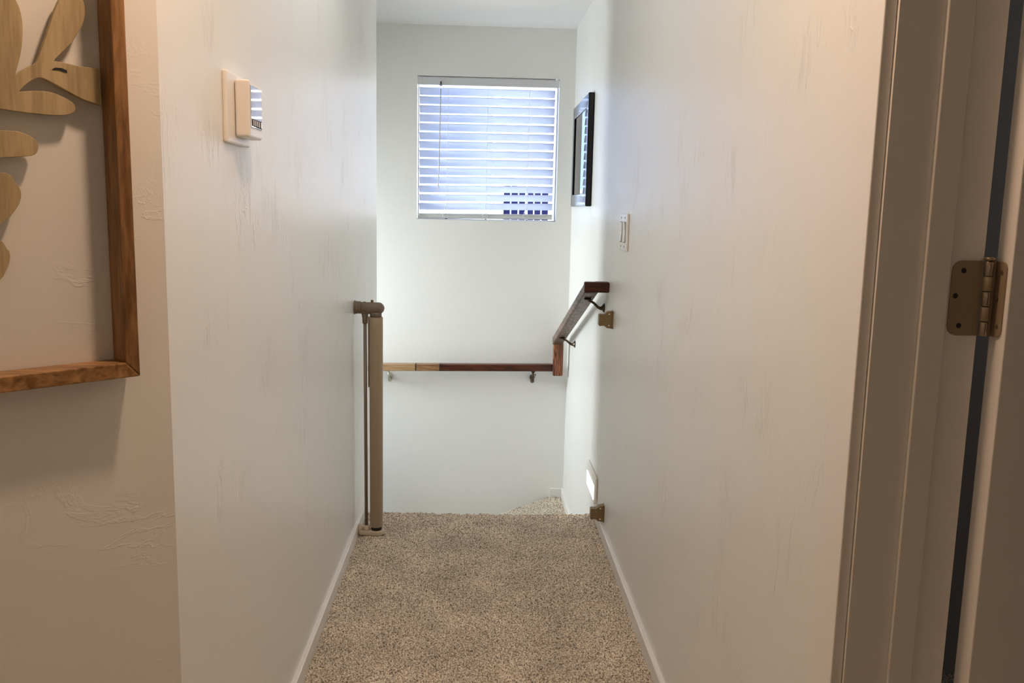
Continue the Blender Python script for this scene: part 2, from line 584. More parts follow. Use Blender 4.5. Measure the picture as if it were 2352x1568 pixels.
# -- baseboards
def baseboard(name, x_wall, x_face, y0, y1, z0, z1):
    s = 1 if x_face > x_wall else -1
    pts = [(x_wall, y0, z0), (x_face, y0, z0), (x_face, y0, z1 - .0035), (x_face - s * .003, y0, z1), (x_wall, y0, z1)]
    bm = bmesh.new(); bm_prism(bm, pts, (0, y1 - y0, 0))
    return structure(obj(name, bm, M['trim']))
baseboard('baseboard_left', XL, XL + .013, YC + .0, NOSE + .0, -.01, BH)
baseboard('baseboard_right', XR, XR - .013, 1.19, NOSE + .0, -.01, BH)
baseboard('baseboard_stairs', XR, XR - .013, 3.93, YB, -.383 - .01, -.383 + .05)
bm = bmesh.new(); bm_box(bm, (.432, YB - .013, -.393), (XR - .013, YB, -.383 + .05), .002)
structure(obj('baseboard_back', bm, M['trim']))

# -- window in the back wall
def window(name, axis, a0, a1, z0, z1, d0, d1, fw, pane_d):
    def bx(bm, a, b, c, d):
        if axis == 'X': bm_box(bm, (a, d0, c), (b, d1, d), .003)
        else: bm_box(bm, (d0, a, c), (d1, b, d), .003)
    bm = bmesh.new()
    bx(bm, a0, a0 + fw, z0, z1); bx(bm, a1 - fw, a1, z0, z1)
    bx(bm, a0 + fw, a1 - fw, z0, z0 + fw); bx(bm, a0 + fw, a1 - fw, z1 - fw, z1)
    w = structure(obj(name, bm, M['vinyl']))
    bm = bmesh.new()
    if axis == 'X': bm_box(bm, (a0 + fw - .004, pane_d, z0 + fw - .004), (a1 - fw + .004, pane_d + .004, z1 - fw + .004))
    else: bm_box(bm, (pane_d, a0 + fw - .004, z0 + fw - .004), (pane_d + .004, a1 - fw + .004, z1 - fw + .004))
    obj('glass_pane', bm, M['glass'], w)
    return w
window('window_1', 'X', WX0, WX1, WZ0, WZ1, YB + .085, YB + .125, .005, YB + .105)
window('window_2', 'Y', W2Y0, W2Y1, W2Z0, W2Z1, -1.85, -1.80, .03, -1.83)

# -- doorway in the right wall: jamb, stop, casing (all fixed), open door leaf
bm = bmesh.new()
bm_box(bm, (XR + .004, 1.118, 0), (.655, 1.1355, 2.05))
bm_box(bm, (XR + .004, .30, 0), (.655, .318, 2.05)); bm_box(bm, (XR + .004, .318, 2.032), (.655, 1.118, 2.05))
structure(obj('trim_1', bm, M['trim']))
bm = bmesh.new(); bm_box(bm, (.575, 1.1115, 0), (.609, 1.1178, 2.03), .0015)
structure(obj('trim_2', bm, M['trim']))
bm = bmesh.new()
bm_box(bm, (XR - .0125, 1.1235, 0), (XR + .0035, 1.198, 2.11), .0015)
bm_box(bm, (XR - .0125, .235, 0), (XR - .0001, .312, 2.11), .0015)
structure(obj('trim_3', bm, M['trim']))
bm = bmesh.new(); bm_box(bm, (.673, 1.085, .012), (1.43, 1.120, 2.03), .0015)
structure(obj('door_1', bm, M['trim']))

# -- hinge
hz0, hz1 = 1.140, 1.238
hg = thing('door_hinge', 'antique bronze butt hinge with rounded corners on the white door jamb', 'hinge', (.657, 1.11, hz0))
def rounded_rect(u0, u1, v0, v1, r, corners):
    pts = []
    for (cx, cy, a0, key) in ((u1 - r, v0 + r, -90, 'br'), (u1 - r, v1 - r, 0, 'tr'), (u0 + r, v1 - r, 90, 'tl'), (u0 + r, v0 + r, 180, 'bl')):
        if key in corners:
            for k in range(7):
                a = math.radians(a0 + 15 * k); pts.append((cx + r * math.cos(a), cy + r * math.sin(a)))
        else:
            pts.append({'br': (u1, v0), 'tr': (u1, v1), 'tl': (u0, v1), 'bl': (u0, v0)}[key])
    return pts
bm = bmesh.new()
bm_prism(bm, [(u, 1.1155, v) for u, v in rounded_rect(.6135, .6535, hz0, hz1, .013, ('tl', 'bl'))], (0, .0024, 0))
lf = obj('jamb_leaf', bm, M['hinge'], hg)
for u, v in ((.6285, hz1 - .013), (.6205, (hz0 + hz1) / 2 + .003), (.6285, hz0 + .013)):
    bm = bmesh.new(); bm_lathe(bm, (u, 1.1157, v), (0, -1, 0), [(0, .0036), (.0004, .0034), (.0004, .001), (.0002, 0)], 14)
    obj('screw', bm, M['black_fill'], lf)
bm = bmesh.new()
bm_prism(bm, [(.6706, u, v) for u, v in rounded_rect(1.0925, 1.119, hz0, hz1, .010, ('tl', 'bl'))], (.0022, 0, 0))
bm_box(bm, (.658, 1.1155, hz0), (.6715, 1.1178, hz1))
lf = obj('door_leaf', bm, M['hinge'], hg)
for v in (hz1 - .014, hz0 + .014, (hz0 + hz1) / 2):
    bm = bmesh.new(); bm_lathe(bm, (.6708, 1.100 if abs(v - 1.189) > .01 else 1.105, v), (-1, 0, 0), [(0, .0034), (.0004, .003), (.0003, 0)], 14)
    obj('screw', bm, M['hinge_pin'], lf)
hh = (hz1 - hz0) / 5
for k in range(5):
    bm = bmesh.new()
    bm_lathe(bm, (.6585, 1.1105, hz0 + hh * k + .0004), (0, 0, 1), [(0, .0050), (.0006, .0058), (hh - .0014, .0058), (hh - .0008, .0050)], 18)
    obj('knuckle', bm, M['hinge'] if k % 2 else M['hinge_pin'], hg)
bm = bmesh.new()
bm_lathe(bm, (.6585, 1.1105, hz1), (0, 0, 1), [(0, .004), (.002, .0072), (.0045, .0068), (.006, .0035), (.0062, 0)], 18)
obj('pin_head', bm, M['hinge_pin'], hg)

# ------------------------------------------------------------------ wall art on the angled wall
art = thing('wall_art', 'pale wooden leaf cut-out in a brown wooden frame on the angled wall', 'wall art', W(.31, .02, 1.04))
FO, FI, FB, FT = .066, .0858, 1.0385, 1.0605      # outer / inner right edge, bottom outer / inner
FW, FTOP = .56, 1.92
D0, D1 = .001, .045
def rail(a, b, c, d, m_):
    bm = bmesh.new()
    front = [W(*a[:1], D1, a[1]), W(b[0], D1, b[1]), W(c[0], D1, c[1]), W(d[0], D1, d[1])]
    bm_prism(bm, front, NN * (D0 - D1), .0018, 2)
    return obj('frame_rail', bm, m_, art)
th = FI - FO; L2 = FO + FW
rail((FO, FB), (FI, FT), (FI, FTOP - th), (FO, FTOP), M['wood_frame'])
rail((L2, FB), (L2 - th, FT), (L2 - th, FTOP - th), (L2, FTOP), M['wood_frame'])
rail((FO, FB), (L2, FB), (L2 - th, FT), (FI, FT), M['wood_frame_x'])
rail((FO, FTOP), (L2, FTOP), (L2 - th, FTOP - th), (FI, FTOP - th), M['wood_frame_x'])
A = [(0.1963, 1.5451), (0.1919, 1.5366), (0.1893, 1.5204), (0.1899, 1.5026), (0.1931, 1.4812), (0.1987, 1.4616), (0.2028, 1.4495), (0.1945, 1.4558), (0.1809, 1.4655), (0.1752, 1.4673), (0.1674, 1.487), (0.1596, 1.5073), (0.1528, 1.5264), (0.1455, 1.5458), (0.1395, 1.558), (.131, 1.567), (.122, 1.569), (.1155, 1.566)]
B = [(0.1116, 1.5604), (0.1093, 1.5532), (0.1098, 1.5411), (0.1132, 1.5286), (0.1204, 1.5166), (0.1263, 1.5059), (0.1355, 1.4948), (0.1467, 1.4834), (0.154, 1.4749), (0.1514, 1.4742), (0.1451, 1.4745), (0.1259, 1.4721), (0.1039, 1.4716), (0.0935, 1.4719), (0.0935, 1.4236), (0.0970, 1.4246), (0.1005, 1.425), (0.1138, 1.4281), (0.1278, 1.4333), (0.1436, 1.4415), (0.1591, 1.4484), (0.1713, 1.4528), (0.1829, 1.4466), (0.1925, 1.4381), (0.1995, 1.4294), (0.1909, 1.4308), (0.1755, 1.4331), (0.1599, 1.4337), (0.1474, 1.4301), (0.1369, 1.4258), (0.1296, 1.421), (0.1283, 1.4145), (0.1312, 1.4097), (0.1423, 1.4054), (0.1615, 1.4042), (0.1822, 1.4044), (0.2024, 1.4052), (0.2221, 1.4065), (.25, 1.409), (.262, 1.402), (.25, 1.379)]
l2 = [(0.2238, 1.3781), (0.2029, 1.379), (0.1904, 1.3747), (0.1821, 1.37), (0.1786, 1.3634), (0.1797, 1.3549), (0.1847, 1.3493), (0.1977, 1.3473), (0.2257, 1.3446), (.25, 1.342), (.256, 1.335), (.248, 1.325)]
l3 = [(0.227, 1.3244), (0.2187, 1.324), (0.212, 1.3183), (0.2097, 1.3108), (0.205, 1.3064), (0.2031, 1.2973), (0.2062, 1.285), (0.2147, 1.2726), (0.2236, 1.2634), (0.2309, 1.2581), (.255, 1.25), (.262, 1.244), (.248, 1.241)]
l4 = [(0.2321, 1.2375), (0.2276, 1.2321), (0.2252, 1.2252), (0.2219, 1.2221), (0.2217, 1.2128), (0.2252, 1.2006), (0.2322, 1.1885), (0.2352, 1.1855), (.26, 1.17)]
AX = .31                                           # stem axis of the leaf; the far half mirrors the near half
mir = lambda P: [(2 * AX - u, v) for u, v in reversed(P)]
tip = [(.285, 1.125), (AX, 1.10), (2 * AX - .285, 1.125)]
lobe = B[B.index((0.1995, 1.4294)):]
left = tip + mir(lobe + l2 + l3 + l4) + [(2 * AX - .2028, 1.4495)] + mir(A[:6]) + [(2 * AX - .205, 1.575), (2 * AX - .235, 1.64), (.36, 1.75), (AX, 1.83), (.26, 1.75), (.235, 1.64), (.205, 1.575)]
outline = A + B + l2 + l3 + l4 + left
slot_shade = [(0.1556, 1.4641), (0.1518, 1.4664), (0.1434, 1.4668), (0.137, 1.4647), (0.1367, 1.4614), (0.1404, 1.4617), (0.1478, 1.4636), (0.1541, 1.4628)]
def smooth_poly(P):
    for _ in range(2):
        Q = []
        for i in range(len(P)):
            a, b, c = Vector(P[i - 1]), Vector(P[i]), Vector(P[(i + 1) % len(P)])
            ang = (b - a).angle(c - b) if (b - a).length > 0 and (c - b).length > 0 else 0
            if ang > math.radians(52): Q.append(tuple(b))
            else: Q += [tuple(b.lerp(a, .25)), tuple(b.lerp(c, .25))]
        P = Q
    return P
outline = smooth_poly(outline)
cu = bpy.data.curves.new('leaf_curve', 'CURVE'); cu.dimensions = '2D'; cu.fill_mode = 'BOTH'; cu.extrude = .0035; cu.bevel_depth = .0006
for loop in (outline,):
    sp = cu.splines.new('POLY'); sp.points.add(len(loop) - 1); sp.use_cyclic_u = True
    for pt, (s_, z_) in zip(sp.points, loop): pt.co = (-s_, z_, 0, 1)
tmp = bpy.data.objects.new('leaf_tmp', cu); COL.objects.link(tmp)
bpy.context.view_layer.update()
me = bpy.data.meshes.new_from_object(tmp.evaluated_get(bpy.context.evaluated_depsgraph_get()))
bpy.data.objects.remove(tmp)
Mx = Matrix(((-SD.x, 0, NN.x, 0), (-SD.y, 0, NN.y, 0), (0, 1, 0, 0), (0, 0, 0, 1)))   # local x = -s, y = up, z = off the wall
Mx.translation = W(0, .0142, 0)
me.transform(Mx)
me.materials.clear(); me.materials.append(M['wood_leaf'])
for p_ in me.polygons: p_.material_index = 0
leaf = bpy.data.objects.new('leaf_cutout', me); COL.objects.link(leaf); put(leaf, art)
bm = bmesh.new(); bm_prism(bm, [W(s_, .0185, z_) for s_, z_ in slot_shade], NN * .0004)  # flat dark inlay, paints the shade of an opening in the leaf
obj('slot_shade', bm, M['black_fill'], leaf)
leaf['label'] = 'pale veneer leaf silhouette with lobes and a slit of painted shade'

# ------------------------------------------------------------------ thermostat on the left wall
tz0, tz1 = 1.404, 1.536
th_ = thing('thermostat', 'cream plastic wall control box with a glossy screen on the left wall', 'thermostat', (XL, 1.75, tz0))
bm = bmesh.new(); bm_box(bm, (XL - .0005, 1.675, tz0), (XL + .0085, 1.834, tz1), .004, 3)
obj('back_plate', bm, M['white_pl'], th_, smooth=False)
bm = bmesh.new(); bm_box(bm, (XL + .0095, 1.724, tz0 + .014), (XL + .037, 1.820, tz1 - .011), .0045, 3)
bm_box(bm, (XL + .006, 1.730, tz0 + .02), (XL + .012, 1.814, tz1 - .018))
obj('housing', bm, M['white_pl'], th_)
bm = bmesh.new(); bm_box(bm, (XL + .0365, 1.731, 1.437), (XL + .0385, 1.813, 1.516), .0012, 2)
sc_ = obj('screen', bm, M['screen'], th_)
bm = bmesh.new(); bm_box(bm, (XL + .0380, 1.735, 1.4395), (XL + .0388, 1.809, 1.4535))  # dark strip with pale bars along the lower edge of the screen
gr = obj('bar_strip', bm, M['black_fill'], th_)
for k in range(5):
    yk = 1.744 + k * .0145
    bm = bmesh.new(); bm_box(bm, (XL + .0386, yk, 1.441), (XL + .0396, yk + .004, 1.452))
    obj('pale_bar', bm, M['white_pl'], gr)

# ------------------------------------------------------------------ light switch on the right wall
ls = thing('light_switch', 'white two-gang rocker light switch on the right hallway wall', 'light switch', (XR, 3.11, 1.158))
bm = bmesh.new(); bm_box(bm, (XR - .0075, 3.028, 1.158), (XR - .0003, 3.198, 1.2865), .003, 2)
obj('cover_plate', bm, M['white_pl'], ls)
for k, yc in enumerate((3.075, 3.150)):
    bm = bmesh.new(); bm_box(bm, (XR - .0082, yc - .020, 1.186), (XR - .0066, yc + .020, 1.2585))
    obj('rocker_recess', bm, M['black_fill'], ls)
    t = .004
    pts = [(XR - .0078, yc - .017, 1.1875), (XR - .0128 + (0 if k else .003), yc - .017, 1.1895), (XR - .0088, yc - .017, 1.222), (XR - .0128 + (.003 if k else 0), yc - .017, 1.2555), (XR - .0078, yc - .017, 1.257)]
    bm = bmesh.new(); bm_prism(bm, pts, (0, .034, 0))
    obj('rocker', bm, M['white_pl'], ls)
    for zc in (1.172, 1.2725):
        bm = bmesh.new(); bm_lathe(bm, (XR - .0074, yc, zc), (-1, 0, 0), [(0, .0034), (.0009, .003), (.0011, 0)], 12)
        obj('screw', bm, M['bronze'], ls)

# ------------------------------------------------------------------ framed picture near the far corner of the right wall
px0, py0, py1, pz0, pz1 = .484, 4.100, 4.775, 1.316, 1.832
pic = thing('framed_picture', 'black framed print under glass on the right wall beside the window', 'picture', (XR, 4.44, pz0))
fw = .062
def prail(pa, pb, pc, pd):
    bm = bmesh.new(); bm_prism(bm, [(px0, *pa), (px0, *pb), (px0, *pc), (px0, *pd)], (.0275, 0, 0), .004, 2)
    return obj('frame_rail', bm, M['black'], pic)
prail((py0, pz0), (py0 + fw, pz0 + fw), (py0 + fw, pz1 - fw), (py0, pz1))
prail((py1, pz0), (py1 - fw, pz0 + fw), (py1 - fw, pz1 - fw), (py1, pz1))
prail((py0, pz0), (py1, pz0), (py1 - fw, pz0 + fw), (py0 + fw, pz0 + fw))
prail((py0, pz1), (py1, pz1), (py1 - fw, pz1 - fw), (py0 + fw, pz1 - fw))
bm = bmesh.new(); bm_box(bm, (px0 + .010, py0 + fw - .004, pz0 + fw - .004), (px0 + .014, py1 - fw + .004, pz1 - fw + .004))
obj('mat_board', bm, M['mat_board'], pic)
bm = bmesh.new(); bm_box(bm, (px0 + .0092, py0 + fw + .06, pz0 + fw + .055), (px0 + .0102, py1 - fw - .06, pz1 - fw - .055))
obj('print', bm, M['print'], pic)
bm = bmesh.new(); bm_box(bm, (px0 + .0060, py0 + fw - .004, pz0 + fw - .004), (px0 + .0078, py1 - fw + .004, pz1 - fw + .004))
obj('glass', bm, M['pic_glass'], pic)

# ------------------------------------------------------------------ lit step light low on the right wall
sl = thing('step_light', 'glowing white step light low on the right wall above the baseboard', 'light', (XR, 3.70, .06))
bm = bmesh.new(); bm_box(bm, (XR - .011, 3.552, .062), (XR - .0003, 3.846, .176), .005, 2)
obj('cover_plate', bm, M['white_pl'], sl)
bm = bmesh.new(); bm_box(bm, (XR - .0122, 3.596, .069), (XR - .0108, 3.826, .131), .0006, 1)
obj('lens', bm, M['lens'], sl)['label'] = 'glowing white lens'

# ------------------------------------------------------------------ latch brackets of the gate on the right wall
def latch(z0, name, label, y0):
    """z0: bottom at the wall"""
    t = thing('gate_latch', label, 'latch', (XR, y0 + .015, z0), 'brown gate latch brackets on the right wall')
    H = .066
    def pz(v): return z0 + v * H
    pts = [(XR - .004, pz(0)), (XR - .004, pz(1)), (XR - .012, pz(1)), (XR - .021, pz(.97))]
    for k in range(1, 6):
        a = k / 6; pts.append((XR - .021 - .012 * a, pz(.97 - .15 * (a * a * (3 - 2 * a)))))
    pts += [(XR - .034, pz(.82)), (XR - .0535, pz(.82)), (XR - .0555, pz(.79)), (XR - .0555, pz(.19)), (XR - .0535, pz(.16)), (XR - .036, pz(.16))]
    for k in range(1, 6):
        a = k / 6; pts.append((XR - .036 + .014 * a, pz(.16 - .13 * (a * a * (3 - 2 * a)))))
    pts += [(XR - .021, pz(.03))]
    bm = bmesh.new(); bm_prism(bm, [(u, y0, v) for u, v in pts], (0, .03, 0), .0012, 2)
    body = obj('catch_body', bm, M['clip'], t)
    bm = bmesh.new(); bm_box(bm, (XR - .0045, y0 - .003, z0 - .001), (XR + .0005, y0 + .034, z0 + H + .001), .0012)
    obj('wall_plate', bm, M['clip'], t)
    zc = pz(.49)
    bm = bmesh.new()
    r = .022
    bm_tube(bm, [(XR - .053 + (r + .002) * math.sin(math.radians(a)) * 1.05, y0 - .0004, zc + r * math.cos(math.radians(a))) for a in range(0, 181, 15)], .0011, 8)
    for k in range(-1, 2):
        ln = math.sqrt(max(0, r * r - (k * .0085) ** 2))
        bm_box(bm, (XR - .0545, y0 - .0015, zc + k * .0085 - .0010), (XR - .053 + ln, y0 + .001, zc + k * .0085 + .0010))
    obj('thumb_ridges', bm, M['clip_lt'], t)
    for v in (.84, .17):
        bm = bmesh.new(); bm_lathe(bm, (XR - .0165, y0 + .0004, pz(v)), (0, -1, 0), [(0, .0030), (.001, .0028), (.0016, .0015), (.0017, 0)], 14)
        obj('screw', bm, M['screw'], t)
    return t
latch(.850, 'gate_latch', 'brown plastic gate latch bracket below the dark handrail end', 3.300)
latch(.063, 'gate_latch', 'brown plastic gate latch bracket just above the carpet', 3.340)

# ------------------------------------------------------------------ handrail
hr = thing('stair_handrail', 'dark stained wooden handrail running down the right wall and along the back wall', 'handrail', (.44, 4.2, .42))
rx0, rx1 = .413, .470
ys, ye = 3.431, 4.86
zt = lambda y: 1.017 - (y - 3.431) * .2986
bm = bmesh.new()
ys2 = ys + .012
bm_prism(bm, [(rx0, ys2, zt(ys2)), (rx0, ye, zt(ye)), (rx0, ye, zt(ye) - .045), (rx0, ys2, zt(ys2) - .041)], (rx1 - rx0, 0, 0), .006, 3)
obj('sloped_rail', bm, M['rail_y'], hr)
bm = bmesh.new(); bm_box(bm, (rx0 - .0006, ys - .0012, .9752), (XR + .0005, ys + .030, 1.0172), .006, 3)
bm_box(bm, (rx1 - .012, ys + .02, .9760), (XR + .0005, ys + .056, 1.0165), .005, 3)
obj('wall_return', bm, M['rail_end'], hr)
bm = bmesh.new()
bm_box(bm, (.4205, 4.850, .3675), (.4765, 4.905, zt(4.87) - .012), .006, 3)
obj('drop_post', bm, M['rail_z'], hr)
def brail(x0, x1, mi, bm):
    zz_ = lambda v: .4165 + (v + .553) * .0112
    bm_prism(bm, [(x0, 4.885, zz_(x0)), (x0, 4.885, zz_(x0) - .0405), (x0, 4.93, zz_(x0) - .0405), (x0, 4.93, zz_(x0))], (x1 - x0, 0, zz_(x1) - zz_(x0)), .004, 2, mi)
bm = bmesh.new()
brail(-1.40, -.3575, 0, bm); brail(-.3575, -.3545, 3, bm); brail(-.3545, -.2215, 1, bm); brail(-.2215, -.2185, 3, bm); brail(-.2185, .4215, 2, bm)  # back rail goes from tan through mid brown to dark brown
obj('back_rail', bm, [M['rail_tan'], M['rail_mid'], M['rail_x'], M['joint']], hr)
def side_bracket(yw, zw, yr, zr, m_):
    bm = bmesh.new()
    # rosette on the wall
    bm_lathe(bm, (XR, yw, zw), (-1, 0, 0), [(0, .019), (.003, .019), (.006, .015), (.010, .009), (.014, .0065)], 20)
    bm_tube(bm, [(XR - .010, yw, zw - .004), (XR - .026, yw, zw + .002), (XR - .045, yr + (yw - yr) * .4, zw + (zr - zw) * .55), (.447, yr, zr - .006), (.442, yr, zr)], [.0075, .006, .005, .005, .006], 12)
    bm_box(bm, (.428, yr - .022, zr - .003), (.456, yr + .022, zr + .001), .001)
    return obj('bracket', bm, m_, hr)
side_bracket(3.553, .902, 3.553, zt(3.553) - .042, M['bronze'])
side_bracket(4.588, .592, 4.60, zt(4.60) - .044, M['bronze'])
def back_bracket(xw, zbot, m_):
    bm = bmesh.new()
    bm_lathe(bm, (xw, YB, zbot + .030), (0, -1, 0), [(0, .015), (.004, .015), (.008, .011), (.012, .007)], 18)
    bm_tube(bm, [(xw, YB - .008, zbot + .022), (xw, YB - .030, zbot + .012), (xw, 4.925, zbot + .022), (xw, 4.907, zbot + .045), (xw, 4.905, zbot + .078)], [.011, .012, .0095, .007, .006], 12)
    bm_box(bm, (xw - .010, 4.892, zbot + .074), (xw + .010, 4.922, zbot + .080), .001)
    bm_box(bm, (xw + .010, 4.905, zbot + .055), (xw + .017, 4.915, zbot + .062), .002)
    return obj('bracket', bm, m_, hr)
back_bracket(-.510, .300, M['pale_metal'])
back_bracket(.311, .304, M['bronze'])

# ------------------------------------------------------------------ retractable safety gate
gx, gy = -.4, 3.350
ga = thing('safety_gate', 'taupe retractable mesh safety gate rolled up against the left wall', 'safety gate', (-.40, gy, .005))
az = .909
bm = bmesh.new()
bm_lathe(bm, (XL + .0004, gy, az + .001), (1, 0, 0), [(0, .0265), (.003, .0265), (.0045, .025)], 28)
obj('wall_plate', bm, M['gate'], ga)
bm = bmesh.new()
bm_lathe(bm, (XL + .0045, gy, az + .001), (1, 0, 0), [(0, .0235), (.001, .0245), (.0085, .0245), (.0095, .0225), (.0115, .0225), (.0125, .0242), (.0185, .0242), (.0195, .0225), (.021, .0225)], 28)
obj('wall_cup', bm, M['gate'], ga)
bm = bmesh.new()
xs = XL + .0255
prof = [(0, .0215), (.001, .0235), (.045, .0230), (.065, .0225)]
xe = -.365 - xs
for k in range(1, 10):
    a = k / 9 * PI / 2; prof.append((xe - .0225 + .0225 * math.sin(a), .0225 * math.cos(a) if k < 9 else 0))
bm_lathe(bm, (xs, gy, az - .001), (1, 0, 0), prof, 28)
bm_lathe(bm, (-.398, gy, az - .036), (0, 0, 1), [(0, .0225), (.02, .0225)], 24)
arm = obj('top_arm', bm, M['gate'], ga)
bm = bmesh.new(); bm_lathe(bm, (-.412, gy, az + .0195), (0, 0, 1), [(0, .0055), (.008, .0055), (.011, .004), (.012, 0)], 14)
obj('lock_knob', bm, M['clip'], arm)
bm = bmesh.new(); bm_lathe(bm, (-.441, gy, az + .0205), (0, 0, 1), [(0, .006), (.0025, .0052), (.0035, 0)], 14)
obj('release_button', bm, M['black_fill'], arm)
bm = bmesh.new(); bm_lathe(bm, (-.398, gy - .0232, az - .0225), (0, -1, 0), [(-.004, .0022), (.0002, .0018), (.0002, 0)], 12)
obj('screw', bm, M['black_fill'], arm)
bm = bmesh.new(); bm_lathe(bm, (-.4395, gy, .848), (0, 0, 1), [(0, .0085), (.002, .0098), (.022, .0105), (.045, .014)], 18)
obj('pole_collar', bm, M['gate'], ga)
bm = bmesh.new(); bm_tube(bm, [(-.4395, gy, .85), (-.437, gy, .018)], .0066, 14)
obj('pole', bm, M['gate_pole'], ga)
bm = bmesh.new(); bm_lathe(bm, (-.397, gy, .036), (0, 0, 1), [(0, .024), (.002, .0255), (.80, .0262), (.836, .0262), (.838, .0245)], 36)
obj('mesh_roll', bm, M['gate_mesh'], ga)
bm = bmesh.new(); bm_box(bm, (-.4275, gy - .010, .60), (-.4235, gy + .006, .876), .001); bm_box(bm, (-.429, gy - .004, .66), (-.426, gy + .002, .68), .001)
obj('pull_bar', bm, M['hinge'], ga)
bm = bmesh.new()
pts = []
for k in range(13):
    a = math.radians(-90 + 15 * k); pts.append((-.396 + .031 * math.cos(a), gy + .031 * math.sin(a), .004))
pts += [(-.435, gy + .024, .004), (-.464, gy + .021, .004), (-.464, gy - .021, .004), (-.435, gy - .024, .004)]
bm_prism(bm, pts, (0, 0, .018), .004, 3)
bm_lathe(bm, (-.437, gy, .02), (0, 0, 1), [(0, .019), (.012, .012), (.02, .0085)], 18)
base = obj('base_foot', bm, M['gate_lt'], ga)
bm = bmesh.new(); bm_lathe(bm, (-.397, gy, .0205), (0, 0, 1), [(0, .021), (.016, .021)], 22)
obj('spindle', bm, M['black_fill'], ga)
bm = bmesh.new(); bm_lathe(bm, (-.466, gy, .024), (1, 0, 0), [(0, .022), (.006, .022), (.010, .018)], 20)
obj('base_mount', bm, M['gate_lt'], ga)

# ------------------------------------------------------------------ horizontal blind
bl = thing('window_blind', 'white horizontal slat blind with valance in the stairwell window', 'window blind', (.03, YB + .02, WZ0))
bx0, bx1 = -.352, .404
bm = bmesh.new()
bm_box(bm, (WX0 + .003, YB - .002, 1.9655), (WX1 - .004, YB + .006, WZ1 - .007), .0015)
obj('valance', bm, M['valance'], bl)
for x0, x1 in ((WX0 + .002, WX0 + .0295), (WX1 - .0305, WX1 - .0025)):
    bm = bmesh.new(); bm_box(bm, (x0, YB - .0035, 1.9650), (x1, YB - .0005, WZ1 - .008), .001)
    obj('valance_clip', bm, M['valance'], bl)
bm = bmesh.new(); bm_box(bm, (bx0, YB + .0115, 1.970), (bx1, YB + .064, WZ1 - .001), .001)
obj('headrail', bm, M['vinyl'], bl)
SY = YB + .036
NS, PITCH, ZTOP = 14, .0483, 1.9353
tilt = math.radians(45)
slat_me = None
for k in range(NS):
    zc = ZTOP - PITCH * k
    if slat_me is None:
        bm = bmesh.new()
        prof = []
        for i in range(9):
            u = -.025 + .05 * i / 8
            cam = .0028 * (1 - (u / .025) ** 2)           # slight crown
            prof.append((u, cam))
        up = [(u, c + .0013) for u, c in prof]; dn = [(u, c - .0013) for u, c in reversed(prof)]
        ring = up + dn
        ct, sn = math.cos(tilt), math.sin(tilt)
        # u<0: room side (raised), u>0: outer side (lowered)
        pts = [(bx0, u * ct + c * sn, -u * sn + c * ct) for u, c in ring]
        bm_prism(bm, pts, (bx1 - bx0, 0, 0))
        for f in bm.faces: f.smooth = len(f.verts) == 4
        s = obj('slat', bm, M['slat'])
        slat_me = s.data
        s.location = (0, SY, zc)
        put(s, bl)
    else:
        s2 = s.copy(); COL.objects.link(s2); s2.parent = bl
        s2.location = (0 - bl.location.x, SY - bl.location.y, zc - bl.location.z)
        s2.rotation_euler = (0, -.0150 * (k / (NS - 1)) ** 1.2, 0)
zb = ZTOP - PITCH * NS + .006
bm = bmesh.new(); bm_box(bm, (bx0, -.022, -.012), (bx1, .022, .0085), .003); bm_box(bm, (bx0, -.025, .0085), (bx1, .025, .0125), .0015); bm_box(bm, (bx0, -.024, .0128), (bx1, .025, .0165), .0015)
br = obj('bottom_rail', bm, M['valance']); br.location = (0, SY, WZ0 + .0195); br.rotation_euler = (0, -.010, 0); put(br, bl)
for xa, xb in ((-.190, -.198), (.029, .025), (.261, .257)):
    bm = bmesh.new()
    pts = []
    n = 56
    for i in range(n + 1):
        f = i / n
        pts.append((xa + (xb - xa) * f + .0016 * math.sin(i * 1.57), YB + .0165 + .002 * math.cos(i * 1.57), 1.968 - f * (1.968 - 1.262)))
    bm_tube(bm, pts, .0014, 6)
    # slack loop tied at the bottom rail
    lp = [(xb - .001, YB + .014, 1.305), (xb - .012, YB + .010, 1.285), (xb - .019, YB + .008, 1.262), (xb - .014, YB + .008, 1.248), (xb - .002, YB + .008, 1.250), (xb + .008, YB + .009, 1.262), (xb + .014, YB + .010, 1.258), (xb + .009, YB + .009, 1.248), (xb + .001, YB + .009, 1.240)]
    bm_tube(bm, lp, .0012, 6)
    co_ = obj('ladder_cord', bm, M['cord'], bl)
    bm = bmesh.new(); bm_lathe(bm, (xb + .001, YB + .010, WZ0 + .0035), (0, 0, 1), [(0, .006), (.003, .006), (.004, .004)], 12)
    obj('cord_button', bm, M['hook'], co_)
bm = bmesh.new(); bm_tube(bm, [(-.2325, YB - .004, 1.945), (-.2345, YB - .006, 1.8), (-.238, YB - .006, 1.6), (-.2425, YB - .004, 1.388)], [.0028, .0034, .0034, .0034], 8)
wd = obj('tilt_wand', bm, M['wand'], bl)
bm = bmesh.new()
bm_box(bm, (-.2355, YB - .008, 1.972), (-.2285, YB - .002, 1.984), .001)
bm_tube(bm, [(-.232 + .0045 * math.sin(a), YB - .006, 1.966 + .006 * math.cos(a)) for a in [i * PI / 6 for i in range(12)]], .0022, 8)
obj('wand_hook', bm, M['hook'], wd)

